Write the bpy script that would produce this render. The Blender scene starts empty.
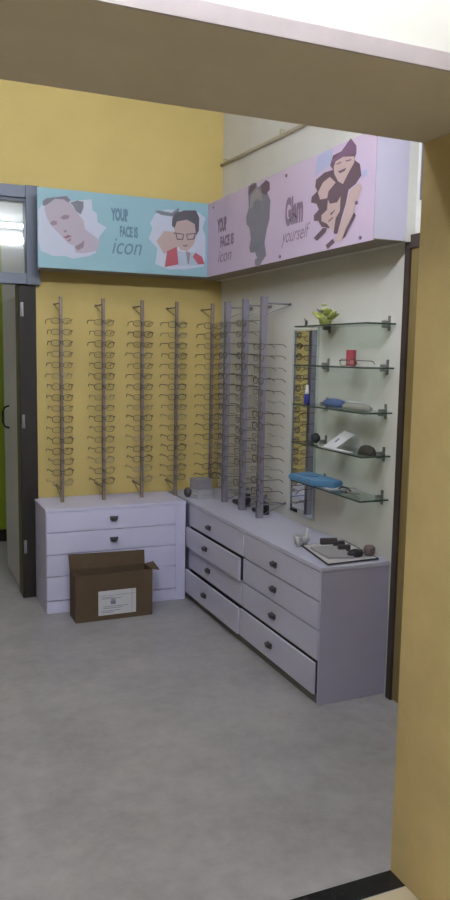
import bpy, bmesh, math, random
from mathutils import Vector, Matrix
from mathutils.geometry import tessellate_polygon
random.seed(7)
S = bpy.context.scene
COL = S.collection

# ---------------------------------------------------------------- camera
def cam_axes(yaw, pitch, roll):
    f = Vector((math.sin(yaw)*math.cos(pitch), math.cos(yaw)*math.cos(pitch), math.sin(pitch)))
    r0 = Vector((math.cos(yaw), -math.sin(yaw), 0)); u0 = r0.cross(f)
    r = math.cos(roll)*r0 + math.sin(roll)*u0
    return r, r.cross(f), f
cr, cu, cf = cam_axes(0.408588, -0.123119, 0.0169747)
cam_data = bpy.data.cameras.new('camera')
cam_data.sensor_fit = 'VERTICAL'; cam_data.sensor_height = 36.0
cam_data.lens = 772.54*36.0/900.0; cam_data.clip_start = 0.02
cam = bpy.data.objects.new('camera', cam_data); COL.objects.link(cam)
cam.matrix_world = Matrix(((cr.x, cu.x, -cf.x, 0), (cr.y, cu.y, -cf.y, 0), (cr.z, cu.z, -cf.z, 1.55), (0, 0, 0, 1)))
S.camera = cam

# ---------------------------------------------------------------- light levels
S.view_settings.view_transform = 'Standard'; S.view_settings.look = 'None'
S.view_settings.gamma = 1.0; S.view_settings.use_curve_mapping = False
S.view_settings.exposure = 1.72
W = bpy.data.worlds.new('world'); S.world = W; W.use_nodes = True
W.node_tree.nodes['Background'].inputs[0].default_value = (0.8, 0.85, 1.0, 1)
W.node_tree.nodes['Background'].inputs[1].default_value = 0.05
TUBE_SHOP = 88.0        # tube over the opening, shop side
FILL_SHOP_CEIL = 26.0   # added unseen fill tube on the shop ceiling
FILL_NEAR_CEIL = 72.0  # added unseen near-room ceiling tube, brightens the near floor
TUBE_NEAR = 62.0        # tube in the near room
TUBE_BACK = 8.0        # tube in the room behind the far door
TUBE_COL = (0.93, 0.96, 1.0)

# ---------------------------------------------------------------- materials
def srgb(c):
    return tuple(((v/255)/12.92 if v/255 <= 0.04045 else (((v/255)+0.055)/1.055)**2.4) for v in c)
MATS = {}
def mat(name, c, rough=0.6, metal=0.0, spec=0.4, noise=0.0, scale=8.0, bump=0.0, alpha=1.0, emit=None, stretch=None):
    if name in MATS: return MATS[name]
    m = bpy.data.materials.new(name); m.use_nodes = True
    nt = m.node_tree; b = nt.nodes['Principled BSDF']; lin = srgb(c)
    b.inputs['Roughness'].default_value = rough; b.inputs['Metallic'].default_value = metal
    b.inputs['Specular IOR Level'].default_value = spec
    b.inputs['Base Color'].default_value = (*lin, 1)
    if noise or bump:
        tc = nt.nodes.new('ShaderNodeTexCoord'); mp = nt.nodes.new('ShaderNodeMapping')
        nt.links.new(tc.outputs['Object'], mp.inputs[0])
        if stretch: mp.inputs['Scale'].default_value = stretch
        n = nt.nodes.new('ShaderNodeTexNoise'); n.inputs['Scale'].default_value = scale
        n.inputs['Detail'].default_value = 6.0; n.inputs['Roughness'].default_value = 0.6
        nt.links.new(mp.outputs[0], n.inputs['Vector'])
        if noise:
            rp = nt.nodes.new('ShaderNodeValToRGB')
            rp.color_ramp.elements[0].position = 0.3; rp.color_ramp.elements[1].position = 0.7
            rp.color_ramp.elements[0].color = (*[v*(1-noise) for v in lin], 1)
            rp.color_ramp.elements[1].color = (*[min(1, v*(1+noise)) for v in lin], 1)
            nt.links.new(n.outputs[0], rp.inputs[0]); nt.links.new(rp.outputs[0], b.inputs['Base Color'])
        if bump:
            bp = nt.nodes.new('ShaderNodeBump'); bp.inputs['Strength'].default_value = bump; bp.inputs['Distance'].default_value = 0.004
            nt.links.new(n.outputs[0], bp.inputs['Height']); nt.links.new(bp.outputs[0], b.inputs['Normal'])
    if alpha < 1: b.inputs['Alpha'].default_value = alpha
    if emit:
        b.inputs['Emission Color'].default_value = (*emit[0], 1); b.inputs['Emission Strength'].default_value = emit[1]
    MATS[name] = m; return m
def glass(name, tint, gloss=0.12, rough=0.02, diff=0.0):
    m = bpy.data.materials.new(name); m.use_nodes = True; nt = m.node_tree
    for n in list(nt.nodes): nt.nodes.remove(n)
    o = nt.nodes.new('ShaderNodeOutputMaterial'); t = nt.nodes.new('ShaderNodeBsdfTransparent'); g = nt.nodes.new('ShaderNodeBsdfGlossy')
    t.inputs[0].default_value = (*tint, 1); g.inputs['Roughness'].default_value = rough
    mx = nt.nodes.new('ShaderNodeMixShader'); lw = nt.nodes.new('ShaderNodeLayerWeight'); lw.inputs[0].default_value = 0.5; fr = nt.nodes.new('ShaderNodeMath'); fr.operation = 'POWER'; fr.inputs[1].default_value = 5.0; nt.links.new(lw.outputs['Facing'], fr.inputs[0])
    ad = nt.nodes.new('ShaderNodeMath'); ad.operation = 'ADD'; ad.inputs[1].default_value = gloss
    nt.links.new(fr.outputs[0], ad.inputs[0]); nt.links.new(ad.outputs[0], mx.inputs[0])
    nt.links.new(t.outputs[0], mx.inputs[1]); nt.links.new(g.outputs[0], mx.inputs[2])
    last = mx
    if diff:
        d = nt.nodes.new('ShaderNodeBsdfDiffuse'); d.inputs[0].default_value = (0.75, 0.8, 0.8, 1)
        m2 = nt.nodes.new('ShaderNodeMixShader'); m2.inputs[0].default_value = diff
        nt.links.new(mx.outputs[0], m2.inputs[1]); nt.links.new(d.outputs[0], m2.inputs[2]); last = m2
    nt.links.new(last.outputs[0], o.inputs[0]); MATS[name] = m; return m

YEL = mat('yellow_paint', (202, 182, 118), 0.75, noise=0.05, scale=3, bump=0.15)
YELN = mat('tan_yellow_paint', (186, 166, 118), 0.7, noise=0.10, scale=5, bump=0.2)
WHT = mat('cream_white_paint', (208, 208, 206), 0.8, noise=0.04, scale=3, bump=0.15)
CEIL = mat('ceiling_paint', (205, 204, 198), 0.9)
LAM = mat('lavender_white_laminate', (188, 188, 212), 0.42, noise=0.02, scale=5)
LAMB = mat('blue_white_laminate', (206, 206, 238), 0.42, noise=0.02, scale=5)
LAMG = mat('grey_laminate', (156, 156, 178), 0.5, noise=0.03, scale=5)
GAP_SHADE = mat('painted_gap_shade', (64, 62, 70), 0.9)  # shade of the drawer gaps, put in as a colour
HAND = mat('pull_metal', (92, 88, 98), 0.4, metal=0.6)
GRAN = mat('black_granite', (34, 34, 36), 0.25, noise=0.4, scale=60)
DKF = mat('dark_brown_frame', (62, 52, 50), 0.55, noise=0.15, scale=20)
BLK = mat('black_frame', (40, 38, 37), 0.6, noise=0.15, scale=10)
DOORW = mat('olive_wood_door', (128, 112, 72), 0.5, noise=0.14, scale=6, stretch=(6, 6, 0.6))
ALU = mat('grey_aluminium', (96, 102, 118), 0.45, metal=0.3)
STEEL = mat('steel', (170, 170, 175), 0.3, metal=0.9)
POLEY = mat('brown_grey_pole', (134, 120, 112), 0.5, metal=0.1)
POLEW = mat('lavender_grey_pole', (132, 129, 144), 0.5, metal=0.1)
SOF = mat('soffit_paint', (200, 190, 172), 0.8, noise=0.06, scale=4)
STRIP = mat('lilac_grey_edging', (178, 168, 172), 0.6, noise=0.05, scale=20)
GRN = mat('lime_green_paint', (150, 172, 50), 0.7)
MIR = mat('mirror_silver', (215, 220, 218), 0.015, metal=1.0)
CARD = mat('carton_cardboard', (92, 76, 60), 0.85, noise=0.1, scale=12)
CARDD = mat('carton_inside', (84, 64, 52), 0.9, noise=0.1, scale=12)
PAPER = mat('white_paper', (205, 206, 214), 0.7)
PRINT = mat('grey_print', (120, 124, 150), 0.7)
GLS = glass('clear_shelf_glass', (0.86, 0.93, 0.90), 0.06)
GLE = mat('green_glass_edge', (70, 84, 78), 0.2)
LENS = glass('spectacle_lens', (0.97, 0.97, 0.97), 0.04)
PANE = glass('frosted_transom_glass', (0.88, 0.9, 0.92), 0.08, 0.05, 0.15)

def floor_mat():
    m = bpy.data.materials.new('grey_stone_floor'); m.use_nodes = True; nt = m.node_tree; b = nt.nodes['Principled BSDF']
    tc = nt.nodes.new('ShaderNodeTexCoord')
    n1 = nt.nodes.new('ShaderNodeTexNoise'); n1.inputs['Scale'].default_value = 2.6; n1.inputs['Detail'].default_value = 8; n1.inputs['Roughness'].default_value = 0.65
    n2 = nt.nodes.new('ShaderNodeTexNoise'); n2.inputs['Scale'].default_value = 14; n2.inputs['Detail'].default_value = 6; n2.inputs['Roughness'].default_value = 0.7
    br = nt.nodes.new('ShaderNodeTexBrick'); br.offset = 0.0; br.inputs['Scale'].default_value = 1.0
    br.inputs['Brick Width'].default_value = 0.6; br.inputs['Row Height'].default_value = 0.6; br.inputs['Mortar Size'].default_value = 0.003
    br.inputs['Color1'].default_value = (1, 1, 1, 1); br.inputs['Color2'].default_value = (1, 1, 1, 1); br.inputs['Mortar'].default_value = (0.97, 0.97, 0.97, 1)
    for n in (n1, n2, br): nt.links.new(tc.outputs['Object'], n.inputs['Vector'])
    mx = nt.nodes.new('ShaderNodeMix'); mx.inputs[0].default_value = 0.4
    nt.links.new(n1.outputs[0], mx.inputs[2]); nt.links.new(n2.outputs[0], mx.inputs[3])
    rp = nt.nodes.new('ShaderNodeValToRGB'); rp.color_ramp.elements[0].position = 0.35; rp.color_ramp.elements[1].position = 0.66
    rp.color_ramp.elements[0].color = (*srgb((142, 141, 145)), 1); rp.color_ramp.elements[1].color = (*srgb((172, 170, 175)), 1)
    nt.links.new(mx.outputs[0], rp.inputs[0])
    ml = nt.nodes.new('ShaderNodeMix'); ml.data_type = 'RGBA'; ml.blend_type = 'MULTIPLY'; ml.inputs[0].default_value = 1
    nt.links.new(rp.outputs[0], ml.inputs[6]); nt.links.new(br.outputs[0], ml.inputs[7]); nt.links.new(ml.outputs[2], b.inputs['Base Color'])
    b.inputs['Roughness'].default_value = 0.38; b.inputs['Specular IOR Level'].default_value = 0.4
    return m
FLOOR = floor_mat()
NTILE = mat('cream_floor_tile', (196, 184, 160), 0.35, noise=0.05, scale=3)

# ---------------------------------------------------------------- mesh helpers
def B(): return bmesh.new()
def box(bm, lo, hi, mi=0, rot=None, bev=0.0):
    lo = Vector(lo); hi = Vector(hi); c = (lo+hi)/2; s = hi-lo
    r = bmesh.ops.create_cube(bm, size=1.0, matrix=Matrix.Translation(c) @ (rot or Matrix.Identity(4)) @ Matrix.Diagonal((*s, 1)))
    fs = list({f for v in r['verts'] for f in v.link_faces})
    for f in fs: f.material_index = mi
    if bev:
        es = list({e for v in r['verts'] for e in v.link_edges})
        r2 = bmesh.ops.bevel(bm, geom=es, offset=bev, segments=2, affect='EDGES', profile=0.5)
        for f in r2['faces']: f.material_index = mi
def cyl(bm, p0, p1, r0, r1=None, n=12, mi=0):
    p0 = Vector(p0); p1 = Vector(p1); d = p1-p0; L = d.length
    q = d.to_track_quat('Z', 'Y').to_matrix().to_4x4()
    r = bmesh.ops.create_cone(bm, cap_ends=True, cap_tris=False, segments=n, radius1=r0, radius2=r0 if r1 is None else r1, depth=L, matrix=Matrix.Translation((p0+p1)/2) @ q)
    for f in {f for v in r['verts'] for f in v.link_faces}:
        f.material_index = mi; f.smooth = len(f.verts) == 4 and n > 6
def tube(bm, pts, r, n=6, closed=False, mi=0):
    pts = [Vector(p) for p in pts]; N = len(pts); rings = []
    for i, p in enumerate(pts):
        a = pts[(i-1) % N] if (closed or i > 0) else p; b = pts[(i+1) % N] if (closed or i < N-1) else p
        d = (b-a).normalized(); up = Vector((0, 0, 1)) if abs(d.z) < 0.9 else Vector((0, 1, 0))
        s = d.cross(up).normalized(); t = s.cross(d)
        rings.append([bm.verts.new(p + r*(math.cos(2*math.pi*k/n)*s + math.sin(2*math.pi*k/n)*t)) for k in range(n)])
    for i in range(N if closed else N-1):
        A = rings[i]; Bq = rings[(i+1) % N]
        if closed and i == N-1:   # best rotational match
            o = min(range(n), key=lambda o: (A[0].co-Bq[o].co).length); Bq = Bq[o:]+Bq[:o]
        for k in range(n):
            f = bm.faces.new((A[k], A[(k+1) % n], Bq[(k+1) % n], Bq[k])); f.smooth = True; f.material_index = mi
    if not closed:
        for R_ in (rings[0], rings[-1]):
            f = bm.faces.new(R_); f.material_index = mi
def lathe(bm, prof, c=(0, 0, 0), n=20, mi=0, sx=1, sy=1):
    c = Vector(c); rings = [[bm.verts.new(c+Vector((r*sx*math.cos(2*math.pi*k/n), r*sy*math.sin(2*math.pi*k/n), z))) for k in range(n)] for r, z in prof]
    for a, b in zip(rings, rings[1:]):
        for k in range(n):
            f = bm.faces.new((a[k], a[(k+1) % n], b[(k+1) % n], b[k])); f.smooth = True; f.material_index = mi
    bm.faces.new(rings[0]).material_index = mi; bm.faces.new(rings[-1]).material_index = mi
def blob(bm, c, r, s=(1, 1, 1), mi=0, rough=0.0, sub=3, rot=None):
    q = bmesh.ops.create_icosphere(bm, subdivisions=sub, radius=1.0)
    for v in q['verts']:
        k = 1 + rough*(random.random()-0.5)
        p = Vector((v.co.x*s[0], v.co.y*s[1], v.co.z*s[2]))*r*k
        if rot: p = rot @ p
        v.co = p + Vector(c)
    for f in {f for v in q['verts'] for f in v.link_faces}: f.smooth = True; f.material_index = mi
def prism(bm, pts, d, mi=0):
    d = Vector(d); a = [bm.verts.new(Vector(p)) for p in pts]; b = [bm.verts.new(Vector(p)+d) for p in pts]; n = len(pts)
    fs = [bm.faces.new(a), bm.faces.new(b[::-1])]
    for i in range(n): fs.append(bm.faces.new((a[i], b[i], b[(i+1) % n], a[(i+1) % n])))
    for f in fs: f.material_index = mi
def obj(name, bm, mats, parent=None, kind=None, keep=False):
    if not keep: bmesh.ops.recalc_face_normals(bm, faces=bm.faces[:])
    me = bpy.data.meshes.new(name); bm.to_mesh(me); bm.free()
    for m in (mats if isinstance(mats, (list, tuple)) else [mats]): me.materials.append(m)
    o = bpy.data.objects.new(name, me); COL.objects.link(o)
    if parent is not None:
        o.parent = parent                      # parts are modelled in world space: cancel the base point
        if parent.get('_ws'): o.matrix_parent_inverse = parent_world(parent).inverted()
    if kind: o['kind'] = kind
    return o
def parent_world(p):
    m = p.matrix_basis.copy()
    while p.parent is not None:
        m = p.parent.matrix_basis @ p.matrix_parent_inverse @ m if False else parent_world(p.parent) @ p.matrix_parent_inverse @ p.matrix_basis
        break
    return m
def tag(o, label, cat, group=None):
    o['label'] = label; o['category'] = cat
    if group: o['group'] = group
    return o
def thing(name, label, cat, loc=(0, 0, 0), group=None, world=True):
    o = bpy.data.objects.new(name, None); COL.objects.link(o); o.location = loc; o.empty_display_size = 0.05
    if world: WS.add(o.name)
    return tag(o, label, cat, group)
WS = set()
def part(name, bm, mats, parent, label=None, keep=False):
    """a part modelled in world coordinates under a thing (or part) whose base is elsewhere"""
    o = obj(name, bm, mats, keep=keep)
    o.parent = parent; o.matrix_parent_inverse = parent_world(parent).inverted()
    if label: o['label'] = label
    return o
def lpart(name, bm, mats, parent):
    o = obj(name, bm, mats); o.parent = parent; return o
def struct(name, bm, mats, parent=None):
    o = obj(name, bm, mats)
    if parent is None: o['kind'] = 'structure'
    else: o.parent = parent
    return o

# ---------------------------------------------------------------- setting
XR, YB = 2.06, 4.87       # right wall, back wall
X0 = -2.5; ZC = 3.45
YN = 1.34; YF = 1.79      # near and far faces of the opening's wall
XJ = 1.347; ZS = 2.127    # right reveal, soffit
XL = -0.95
bm = B(); box(bm, (X0, YF-0.078, -0.1), (XR+0.3, 7.2, 0)); struct('floor', bm, FLOOR)
bm = B(); box(bm, (XL, YF-0.075, -0.005), (XJ, YF, 0.0012)); struct('trim_1', bm, GRAN)
bm = B(); box(bm, (-3.2, -2.5, -0.1), (3.2, YF-0.078, 0)); struct('floor_near', bm, NTILE)
bm = B(); box(bm, (X0-.1, YF, ZC), (XR+.3, 7.2, ZC+.1)); struct('ceiling', bm, CEIL)
bm = B(); box(bm, (-3.2, -2.5, 3.0), (3.2, YN, 3.1)); struct('ceiling_near', bm, CEIL)
# opening wall: header, right and left piers
bm = B(); box(bm, (-3.2, YN, ZS+0.002), (3.2, YF, 3.5)); struct('wall_header', bm, CEIL)
bm = B(); box(bm, (XL, YN+0.002, ZS), (XJ, YF+0.002, ZS+0.002)); box(bm, (XL, YF, ZS), (XJ, YF+0.002, ZS+0.3)); struct('trim_2', bm, SOF)
bm = B(); box(bm, (XL, YN-0.006, ZS), (XJ+0.4, YN+0.002, ZS+0.034)); struct('trim_3', bm, STRIP)
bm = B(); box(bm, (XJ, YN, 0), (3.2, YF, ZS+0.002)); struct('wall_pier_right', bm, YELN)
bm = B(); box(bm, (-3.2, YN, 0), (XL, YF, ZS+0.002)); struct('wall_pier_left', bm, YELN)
# near room shell behind the camera
bm = B(); box(bm, (-3.3, -2.6, 0), (3.3, -2.5, 3.05)); struct('wall_behind', bm, WHT)
bm = B(); box(bm, (-3.3, -2.5, 0), (-3.2, YF, 3.05)); struct('wall_near_left', bm, WHT)
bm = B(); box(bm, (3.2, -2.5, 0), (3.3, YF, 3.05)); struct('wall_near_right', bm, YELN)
# shop walls
bm = B(); box(bm, (X0-.1, YF, 0), (X0, 7.2, ZC)); struct('wall_left', bm, YEL)
DX0, DX1, DZ = -0.16, 0.80, 2.5      # far door opening (with transom)
bm = B(); box(bm, (DX1, YB, 0), (XR, YB+0.12, ZC)); box(bm, (X0, YB, 0), (DX0, YB+0.12, ZC)); box(bm, (DX0, YB, DZ), (DX1, YB+0.12, ZC))
bmesh.ops.remove_doubles(bm, verts=bm.verts, dist=1e-5); struct('wall_back', bm, YEL)
# right wall with the door recess (Y 1.9..2.77)
RD0, RD1, RDZ = 1.95, 2.779, 2.02
bm = B(); box(bm, (XR, RD1, 0), (XR+.12, 7.2, ZC)); box(bm, (XR, YF, 0), (XR+.12, RD0, ZC)); box(bm, (XR, RD0, RDZ), (XR+.12, RD1, ZC)); struct('wall_right', bm, WHT)
# right door: dark frame, olive leaf
d = thing('door_1', '', ''); 
for k in ('label', 'category'): del d[k]
d['kind'] = 'structure'; d.location = (XR, RD1, 0)
bm = B(); box(bm, (XR-.022, RD1-.008, 0), (XR+.07, RD1+.028, RDZ+.045)); box(bm, (XR-.022, RD0-.045, 0), (XR+.07, RD0+.008, RDZ+.045)); box(bm, (XR-.022, RD0+.008, RDZ-.01), (XR+.07, RD1-.008, RDZ+.045))
part('door_frame', bm, DKF, d)
bm = B(); box(bm, (XR-.012, RD0+.008, 0.005), (XR+.03, RD1-.008, RDZ-.01)); part('door_leaf', bm, DOORW, d)
bm = B(); cyl(bm, (XR-.012, RD0+.1, 1.0), (XR-.05, RD0+.1, 1.0), .008); cyl(bm, (XR-.05, RD0+.1, 1.0), (XR-.05, RD0+.21, 1.0), .008); part('door_handle', bm, STEEL, d)
# grey framed ventilator high on the right wall, above and before the door
bm = B(); box(bm, (XR-.02, 2.0, 2.2), (XR, 2.725, 2.245)); box(bm, (XR-.02, 2.0, 2.62), (XR, 2.725, 2.665)); box(bm, (XR-.02, 2.67, 2.245), (XR, 2.725, 2.62)); box(bm, (XR-.02, 2.0, 2.245), (XR, 2.045, 2.62))
o = struct('window_1', bm, mat('ventilator_grey', (104, 98, 108), .5))
bm = B(); box(bm, (XR-.008, 2.045, 2.245), (XR-.002, 2.67, 2.62)); pn = obj('pane', bm, PANE); pn.parent = o

# far door: black post frame, aluminium transom, open white leaf
d = thing('door_2', '', '')
for k in ('label', 'category'): del d[k]
d['kind'] = 'structure'; d.location = (.8, YB, 0)
bm = B(); box(bm, (.725, YB-.03, 0), (.826, YB, 1.95)); box(bm, (.725, YB, 0), (.80, YB+.12, 1.95), mi=1); box(bm, (DX0, YB-.03, 0), (DX0+.06, YB+.12, 1.95))
part('door_frame', bm, [BLK, mat('olive_reveal', (110, 108, 74), .7)], d)
for z in (1.80, 1.12, .33):
    bm = B(); box(bm, (.733, YB-.034, z-.042), (.751, YB-.03, z+.042), bev=.001); cyl(bm, (.742, YB-.036, z-.042), (.742, YB-.036, z+.042), .004); part('hinge', bm, STEEL, d)
bm = B(); box(bm, (.731, YB+.13, .01), (.765, YB+.74, 1.885), bev=.003); leaf = part('door_leaf', bm, mat('pale_door_paint', (222, 220, 222), .5), d)
bm = B(); tube(bm, [(0.731, 5.38, 1.03), (0.701, 5.38, 1.04), (0.689, 5.38, 1.07), (0.689, 5.38, 1.14), (0.701, 5.38, 1.17), (0.731, 5.38, 1.18)], .007, 8); part('door_handle', bm, mat('dark_pull', (40, 40, 44), .4, metal=.5), leaf)
w = thing('window_2', '', '')
for k in ('label', 'category'): del w[k]
w['kind'] = 'structure'; w.location = (.8, YB, 1.945)
bm = B(); yb = YB-.06
box(bm, (.768, yb, 1.945), (.850, YB+.06, 2.525), bev=.004); box(bm, (DX0-.03, yb, 1.945), (DX0+.04, YB+.06, 2.525), bev=.004)
box(bm, (DX0+.04, yb+.004, 1.949), (.768, YB+.05, 2.012)); box(bm, (DX0+.04, yb+.004, 2.452), (.768, YB+.05, 2.521)); box(bm, (DX0+.04, yb+.03, 2.435), (.768, YB+.05, 2.452))
part('window_frame', bm, ALU, w)
bm = B(); box(bm, (DX0+.04, YB-.01, 2.012), (.768, YB-.004, 2.437)); part('pane', bm, PANE, w)
# room behind
bm = B(); box(bm, (.35, 6.4, 0), (.83, 6.5, 2.37)); struct('wall_back_green', bm, GRN)
bm = B(); box(bm, (.83, 6.4, 0), (XR, 6.5, ZC)); box(bm, (.35, 6.4, 2.37), (.83, 6.5, ZC)); box(bm, (X0, 6.4, 0), (.35, 6.5, ZC)); struct('wall_back_far', bm, WHT)
bm = B(); box(bm, (X0, 6.388, 0), (.83, 6.4, .10)); struct('baseboard_back', bm, BLK)
bm = B(); box(bm, (1.3, YB+.12, 0), (1.35, 6.4, ZC)); struct('wall_back_side', bm, WHT)
# conduit on the right wall above the sign box
bm = B(); tube(bm, [(XR-.012, YB-.002, 2.785), (XR-.012, 4.4, 2.775), (XR-.012, 3.6, 2.757), (XR-.012, 2.2, 2.74)], .011, 8)
for y in (4.8, 4.0, 3.2): box(bm, (XR-.026, y-.008, 2.74+(y-2.2)*.0155), (XR, y+.008, 2.77+(y-2.2)*.0155))
tag(obj('conduit_pipe', bm, mat('pale_conduit', (178, 168, 150), .5)), 'pale plastic conduit pipe running along the white wall above the pink sign box', 'pipe')

# ---------------------------------------------------------------- lamps
def batten(name, c, axis, L, strength, label, drop):
    """tube lamp: white fixture body, lit tube, end holders; drop = vector from fixture to tube"""
    t = thing(name, label, 'lamp', c); c = Vector(c); a = Vector(axis); dr = Vector(drop)
    h = L/2; side = a.cross(dr).normalized(); e = a*(h+.02) + side*.022 + dr.normalized()*.018
    lo = c - Vector([abs(v) for v in e]); hi = c + Vector([abs(v) for v in e])
    bm = B(); box(bm, lo, hi, bev=.003); part('fixture_body', bm, mat('lamp_white', (225, 225, 225), .5), t)
    for s in (-1, 1):
        bm = B(); p = c + a*h*s; cyl(bm, p, p+dr*1.25, .012)
        part('tube_holder', bm, mat('lamp_white', (225, 225, 225), .5), t)
    bm = B(); cyl(bm, c+dr-a*(h-.01), c+dr+a*(h-.01), .013, n=16)
    part('tube', bm, mat('lit_tube_%s' % round(strength), (240, 240, 240), emit=(TUBE_COL, strength)), t, 'glowing white tube')
    return t
shop_tube = batten('tube_light', (.65, YF+.018, 2.62), (1, 0, 0), 1.2, TUBE_SHOP, 'white tube light on the wall above the opening, inside the shop', (0, .05, -.012))
bm = B(); box(bm, (.04, YF+.001, 2.574), (1.26, YF+.082, 2.584), bev=.002); part('light_shield', bm, mat('lamp_white', (225, 225, 225), .5), shop_tube)  # added unseen shield that keeps the tube's light off the jamb
batten('tube_light', (.2, 2.45, ZC-.018), (1, 0, 0), 1.2, FILL_SHOP_CEIL, 'added fill tube light on the shop ceiling', (0, 0, -.05))  # added fill lamp for the near floor and cabinet top
batten('tube_light', (.6, YN-.018, 2.62), (1, 0, 0), 1.2, TUBE_NEAR, 'white tube light on the bright wall above the opening, near room', (0, -.05, .0))
batten('tube_light', (-.35, .55, 2.982), (0, 1, 0), 1.2, FILL_NEAR_CEIL, 'added fill tube light on the ceiling of the near room', (0, 0, -.05))  # added lamp, laid along Y for a soft floor gradient
batten('tube_light', (.42, 6.38, 2.52), (1, 0, 0), 1.2, TUBE_BACK, 'lit tube light seen through the transom glass of the far door', (0, -.05, -.0))
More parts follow.
